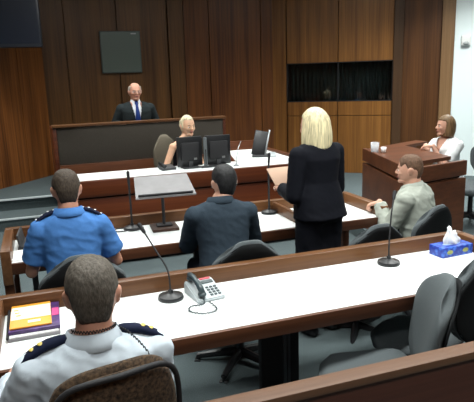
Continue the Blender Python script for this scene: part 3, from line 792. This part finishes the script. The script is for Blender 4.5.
        # collar
        if top.get('collar'):
            cb = B(); cr = nr+.016; n = 40; rows = []
            base = nb - s*.028 + ya*.008
            for (dz, k) in ((0, 1.22), (.030, 1.06), (.046, 1.03), (.044, 1.12), (.020, 1.30), (-.004, 1.46)):
                rows.append([base + s*(dz-.022*max(0, math.sin(2*PI*i/n))**2) + (xa*math.cos(2*PI*i/n)+ya*math.sin(2*PI*i/n)*1.02)*cr*k for i in range(n)])
            R_ = [[cb.verts.new(p) for p in r_] for r_ in rows]
            for a, b in zip(R_, R_[1:]):
                for i in range(n):
                    if abs(i-n/4) < .9: continue
                    cb.faces.new((a[i], a[(i+1) % n], b[(i+1) % n], b[i]))
            co = obj('collar', cb, top.get('collar_mat', top['mat']), go, True)
            md = co.modifiers.new('s', 'SOLIDIFY'); md.thickness = .003
        if top.get('epaulette'):
            em, pm, npip, kind = top['epaulette']
            for sg in (-1, 1):
                a = sh[sg]; i0 = nb + xa*(sg*.065) - s*.018 ; i1 = a + xa*(sg*.030) + s*.050
                i0 = i0 + s*.020 ; mid = (i0+i1)/2 + s*.018
                eb = B(); d = (i1-i0).normalized(); wv = ya
                pts = [(i0, .020), (i0.lerp(mid, .5)+s*.003, .026), (mid, .029), (mid.lerp(i1, .5)+s*.003, .031), (i1, .032)]
                topr = []; 
                for p, w_ in pts:
                    topr.append([eb.verts.new(p + wv*w_ + s*.004), eb.verts.new(p + s*.009), eb.verts.new(p - wv*w_ + s*.004), eb.verts.new(p - wv*w_ - s*.014), eb.verts.new(p + wv*w_ - s*.014)])
                for a_, b_ in zip(topr, topr[1:]):
                    for i in range(5): eb.faces.new((a_[i], a_[(i+1) % 5], b_[(i+1) % 5], b_[i]))
                eb.faces.new(topr[0]); eb.faces.new(topr[-1])
                ep = obj('epaulette', eb, em, go, True)
                for k in range(npip):
                    u = (k+.6)/npip if kind == 'row' else .62+.16*k
                    q = i0.lerp(mid, u*2) if u < .5 else mid.lerp(i1, u*2-1)
                    eb = B(); ell(eb, q + s*.0105, (.0075, .0075, .004) if kind == 'row' else (.010, .012, .004)); pb = obj('rank_pip', eb, pm, go, True)
    if g('trousers'):
        tm = g('trousers'); bm = B(); ti = .013
        loft(bm, [torso_ring(C(t), xa, ya, a*fat+ti, b*fat+ti) for t, a, b in prof[:3]])
        for sg in (-1, 1):
            h, k, an = legs[sg]; capsule(bm, h, k, .088, .068); tube(bm, [k, an+V((0, 0, -.02))], [.066, .062 if not sit else .058], 16); ell(bm, k, (.066,)*3)
        if g('wide'): 
            for sg in (-1, 1): h, k, an = legs[sg]; tube(bm, [h+V((0, 0, .02)), k, an], [.105, .088, .085], 18)
            box(bm, (0, 0, pz-.2), (.20, .17, .34), bev=.05)
        me = voxel(bm, .010, 5, .6); wrinkle(me, .004, seed=4); link('trousers', me, tm, root)
        for p_ in me.polygons: p_.use_smooth = True
    for sg in (-1, 1):
        h, k, an = legs[sg]; sb = B()
        loft(sb, [torso_ring(V((an.x, an.y+yy, z_)), V((1, 0, 0)), V((0, .001, 0)) if 0 else V((0, 0, 1)), w_, h_, 20, 2.2) for yy, z_, w_, h_ in ((-.06, .045, .025, .03), (-.03, .052, .038, .05), (.04, .055, .040, .052), (.12, .040, .046, .038), (.17, .034, .036, .028), (.195, .028, .012, .012))])
        obj('shoe', sb, MATTE, root, True)
    return dict(root=root, nb=nb, s=s, xa=xa, ya=ya, HT=HT, sh=sh, hc=hc, nr=nr, p0=p0, C=C, arms=arms)

def hairmat(name, col, vary=.35, scale=(90, 90, 12), rough=.5, ns=1.0):
    m, nt, b = newmat(name)
    tc = nt.nodes.new('ShaderNodeTexCoord'); mp = nt.nodes.new('ShaderNodeMapping'); mp.inputs['Scale'].default_value = scale
    n = nt.nodes.new('ShaderNodeTexNoise'); n.inputs['Scale'].default_value = ns; n.inputs['Detail'].default_value = 6
    r = nt.nodes.new('ShaderNodeValToRGB'); r.color_ramp.elements[0].position = .35; r.color_ramp.elements[1].position = .65
    r.color_ramp.elements[0].color = (*[c*(1-vary) for c in col], 1); r.color_ramp.elements[1].color = (*[min(1, c*(1+vary)) for c in col], 1)
    bp = nt.nodes.new('ShaderNodeBump'); bp.inputs['Strength'].default_value = .6; bp.inputs['Distance'].default_value = .004
    L = nt.links.new
    L(tc.outputs['Object'], mp.inputs['Vector']); L(mp.outputs['Vector'], n.inputs['Vector']); L(n.outputs['Fac'], r.inputs['Fac']); L(r.outputs['Color'], b.inputs['Base Color'])
    L(n.outputs['Fac'], bp.inputs['Height']); L(bp.outputs['Normal'], b.inputs['Normal']); b.inputs['Roughness'].default_value = rough
    b.inputs['Specular IOR Level'].default_value = .35
    return m
H_GREY = hairmat('hair_greying', (.085, .072, .058), .32, (130, 130, 60), .7)
H_BROWN = hairmat('hair_short_brown', (.050, .036, .025), .32, (130, 130, 60), .7)
H_BLACK = hairmat('hair_black', (.010, .010, .011), .4, (60, 60, 45), .6)
H_SANDY = hairmat('hair_sandy_brown', (.12, .065, .038), .32, (130, 130, 60), .7)
H_BLOND = hairmat('hair_pale_blonde', (.66, .58, .36), .32, (75, 75, 8), .45)
H_PLAT = hairmat('hair_platinum', (.62, .54, .36), .35, (75, 75, 15), .45)
H_DKBL = hairmat('hair_dark_blonde', (.15, .088, .040), .4, (75, 75, 10), .5)
H_WHITE = hairmat('hair_white_grey', (.42, .38, .33), .2, (60, 60, 40), .7)

C_BLUE = plain('blue_uniform_cloth', (.070, .20, .50), .85, noise_amt=.05, nscale=60, spec=.12)
C_WHITE = plain('white_uniform_cloth', (.56, .63, .70), .85, noise_amt=.03, nscale=60, spec=.12)
C_SUIT = plain('charcoal_suit_cloth', (.030, .044, .060), .85, noise_amt=.12, nscale=160, spec=.12)
C_BLK = plain('black_suit_cloth', (.0055, .0062, .010), .8, spec=.12)
C_PALE = plain('pale_shirt_cloth', (.36, .385, .34), .85, noise_amt=.04, nscale=60, spec=.12)
C_BLOUSE = plain('white_blouse_cloth', (.80, .82, .83), .8, spec=.12)
C_MAG = plain('magistrate_suit_cloth', (.020, .026, .028), .85, spec=.12)
C_SHIRT = plain('white_shirt_cloth', (.75, .77, .80), .8, spec=.12)
C_TIE = plain('blue_tie_silk', (.012, .035, .17), .6, spec=.2)
C_NAVY = plain('navy_cloth', (.010, .014, .035), .8, spec=.12)
PIPW = plain('silver_pip', (.75, .77, .80), .4)
PIPG = plain('gold_pip', (.62, .48, .10), .4)
TROU = plain('dark_trouser_cloth', (.012, .014, .022), .85, spec=.12)
BROWG = plain('brow_grey', (.25, .20, .16), .8)

# 1 court orderly (nearest)
po = person('grey-haired person in white uniform shirt with navy epaulettes, seated nearest with back turned', (.10, 1.71, 0), R(2), dict(
    L=((-.27, .36, .80), (-.45, -.3, -1), (.5, 1, 0), (0, 0, 1), .5), R=((.17, .36, .80), (.15, -.3, -1), (-.5, 1, 0), (0, 0, 1), .5),
    lean=.10, yaw=R(-6), pitch=R(-6), skin=SKINR, hair='short', hairmat=H_GREY, crown=True, hair_t=.012, hs=1.02, bulk=1.07, head_off=(.012, .03, -.005), tl=.47,
    top=dict(mat=C_WHITE, name='uniform_shirt', collar=True, inf=.016, wr=.009, seed=3, sleeve='long', epaulette=(C_NAVY, PIPG, 2, 'end')), trousers=TROU))
# ear cord: coiled cable round the neck and down the right shoulder
nb, xa, ya, s = po['nb'], po['xa'], po['ya'], po['s']
cb = B(); pts = []
for k in range(150):
    u = k/149
    if u < .62:
        a = R(205 + 150*u/.62); base = nb + s*(.030-.012*u) + (xa*math.cos(a)*.076 + ya*math.sin(a)*.074)
    else:
        q = (u-.62)/.38; base = nb + xa*(.085+.075*q) - ya*(.03+.075*q) + s*(.012-.05*q*q - .03*q)
    pts.append(base + V((0, math.cos(k*1.35)*.004, math.sin(k*1.35)*.005)))
tube(cb, pts, .0019, 6); obj('coiled_ear_cord', cb, MATTE, po['root'], True)

# 2 prosecutor
person('person in mid-blue uniform shirt with white-pipped navy epaulettes, seated at second desk', (.115, 3.36, 0), R(0), dict(
    L=((-.19, .36, .80), (-.35, -.2, -1)), R=((.20, .36, .80), (.45, -.2, -1)), lean=.12, yaw=R(3), pitch=R(-4), skin=SKINR, hair='short', hairmat=H_BROWN, hair_t=.010,
    bulk=.93, head_off=(.0, .03, -.008), tl=.528,
    top=dict(mat=C_BLUE, name='uniform_shirt', collar=True, inf=.018, wr=.008, seed=5, sleeve='short', epaulette=(C_NAVY, PIPW, 4, 'row')), trousers=TROU))
# 3 CJS officer
person('dark-haired person in charcoal suit seated with back turned between reading stand and standing woman', (1.10, 3.40, 0), R(-3), dict(
    L=((-.09, .33, .93), (-.5, -.2, -1), (.9, .1, .3), (0, 1, .2), 1.7), R=((.16, .44, .80), (.5, -.1, -1), (-1, .4, 0), (0, 0, 1), .7), lean=.22, yaw=R(2), pitch=R(0), skin=SKIN, hair='short', hairmat=H_BLACK, hair_t=.012, brow=plain('brow_black', (.012, .01, .01), .8),
    bulk=1.0, head_off=(.04, .035, -.026), tl=.488,
    top=dict(mat=C_SUIT, name='suit_jacket', collar=True, inf=.018, wr=.007, seed=8, hem=-.15), trousers=TROU))
# 4 defence lawyer
person('blonde bob-haired person in black suit standing at second desk holding a document', (1.81, 3.42, 0), R(14), dict(
    sit=False, female=True, scale=.97, pz=.94, tl=.475,
    L=((-.13, .26, 1.06), (-.35, -.6, -1), (.3, 1, .1), (-.5, -.2, 1), .9), R=((.12, .28, 1.03), (.45, -.6, -1), (-.5, 1, .1), (.5, -.1, 1), .9), lean=.04, yaw=R(8), pitch=R(-6), skin=SKIN, hair='bob', hairmat=H_BLOND,
    head_off=(-.01, .02, -.035), hs=1.03, bulk=1.07, vox=.005,
    top=dict(mat=C_BLK, name='suit_jacket', collar=False, inf=.020, wr=.004, seed=11, hem=-.06, hemx=.178, hemy=.13), trousers=C_BLK, wide=True))
t = thing('document', 'brown document board held by the standing woman', 'document', (1.70, 3.74, 1.07), R(8))
bm = B(); box(bm, (0, .03, .06), (.23, .006, .17), rx=R(-50), bev=.001); obj('board', bm, plain('manila', (.42, .27, .19), .7), t)
# 5 accused
person('short-haired person in pale grey-green shirt, seated at right end of second desk in profile', (2.83, 3.57, 0), R(36), dict(
    L=((-.12, .33, .84), (-.4, -.2, -1), (-.15, 1, -.35), (0, 0, 1), 1.9), R=((.14, .24, .62), (.4, -.2, -1)), lean=.22, side=.0, yaw=R(12), pitch=R(-2), skin=SKIN, hair='short', hairmat=H_SANDY, hair_t=.007, crown=True,
    tl=.44, vox=.0055, pz=.53, bulk=1.1, head_off=(0, .025, -.01),
    top=dict(mat=C_PALE, name='shirt', collar=True, inf=.018, wr=.010, seed=14), trousers=TROU))
# 6 witness
person('person with shoulder-length dark blonde hair in white V-neck blouse seated in witness box', (4.24, 4.98, .15), R(96), dict(
    female=True, L=((-.02, .26, .925), (-.5, -.2, -1), (.7, .6, 0), (0, 0, 1), .9), R=((.10, .25, .925), (.5, -.2, -1), (-.8, .6, .0), (0, 0, 1), .9), lean=.10, yaw=R(-22), pitch=R(2), skin=SKIN, hair='shoulder', hairmat=H_DKBL, vox=.005,
    bulk=1.0, hs=.95, head_off=(.0, .025, -.018), tl=.435, knee=.30, foot=.25,
    top=dict(mat=C_BLOUSE, name='blouse', inf=.014, wr=.006, seed=17, sleeve='short', vneck=.30, vw=.36), trousers=TROU))
# 7 JSO
person('person with platinum blonde pinned hair in dark sleeveless top behind two monitors', (1.53, 6.30, .0), R(205), dict(
    female=True, pz=.695, L=((-.14, .24, .86), (-.5, -.3, -.8)), R=((.14, .24, .86), (.5, -.3, -.8)), lean=.12, yaw=R(-8), pitch=R(-4), skin=SKINT, hair='updo', hairmat=H_PLAT,
    tl=.50, head_off=(-.03, .03, -.01), hs=.98,
    top=dict(mat=C_BLK, name='sleeveless_top', inf=.006, wr=.002, seed=19, sleeve='none'), trousers=C_BLK))
# 8 magistrate
pm_ = person('balding person with glasses in dark suit and blue tie, seated at the raised bench', (1.27, 7.78, .5), R(180), dict(
    L=((-.26, .20, .80), (-.4, -.1, -1), (.5, 1, 0), (0, 0, 1), .5), R=((.26, .20, .80), (.4, -.1, -1), (-.5, 1, 0), (0, 0, 1), .5), lean=.06, yaw=R(4), pitch=R(0), skin=SKINR, hair='bald', hairmat=H_WHITE, glasses=True, smile=True, brow=BROWG,
    bulk=1.04, tl=.50, hs=1.02, head_off=(0, .03, .0),
    top=dict(mat=C_MAG, name='suit_jacket', inf=.026, wr=.004, seed=23, vneck=.16, vw=.22), trousers=TROU))
# white shirt and tie under the magistrate's jacket
C, xa, ya, s = pm_['C'], pm_['xa'], pm_['ya'], pm_['s']
bm = B(); loft(bm, [torso_ring(C(t_), xa, ya, a, b) for t_, a, b in ((.05, .12, .128), (.20, .12, .128), (.30, .13, .134), (.38, .12, .130), (.43, .10, .110), (.47, .075, .088), (.50, .068, .072), (.525, .062, .066))])
o = obj('dress_shirt', bm, C_SHIRT, pm_['root'], True)
bm = B()
rows = []
for t_, w_, yy in ((.51, .020, .080), (.485, .026, .096), (.455, .016, .112), (.38, .026, .146), (.30, .034, .150), (.2, .038, .146), (.08, .036, .142)):
    c = C(t_) + ya*yy; rows.append([bm.verts.new(c - xa*w_), bm.verts.new(c + ya*.010), bm.verts.new(c + xa*w_), bm.verts.new(c - ya*.012)])
for a, b in zip(rows, rows[1:]):
    for i in range(4): bm.faces.new((a[i], a[(i+1) % 4], b[(i+1) % 4], b[i]))
bm.faces.new(rows[0]); bm.faces.new(rows[-1]); obj('tie', bm, C_TIE, pm_['root'])

# ------------------------------------------------------------------ camera, world, view
cam = bpy.data.cameras.new('camera'); co = bpy.data.objects.new('camera', cam); COL.objects.link(co)
cam.sensor_width = 36; cam.lens = 555.4/474*36; cam.clip_start = .05
pi_, ya_, ro_ = R(12.52), R(19.23), R(-1.746)
F = V((math.sin(ya_)*math.cos(pi_), math.cos(ya_)*math.cos(pi_), -math.sin(pi_))); Rt = V((math.cos(ya_), -math.sin(ya_), 0)); U = Rt.cross(F)
c_, s_ = math.cos(ro_), math.sin(ro_); r_ = Rt*c_ + U*s_; u_ = -Rt*s_ + U*c_
mt = M((r_, u_, -F)).transposed().to_4x4(); mt.translation = V((0, 0, 1.86)); co.matrix_world = mt
sc.camera = co
w = bpy.data.worlds.new('world'); sc.world = w; w.use_nodes = True
w.node_tree.nodes['Background'].inputs[0].default_value = (.6, .7, .8, 1); w.node_tree.nodes['Background'].inputs[1].default_value = .03
vs = sc.view_settings; vs.view_transform = 'Standard'; vs.look = 'None'; vs.gamma = 1; vs.use_curve_mapping = False; vs.exposure = 0.0
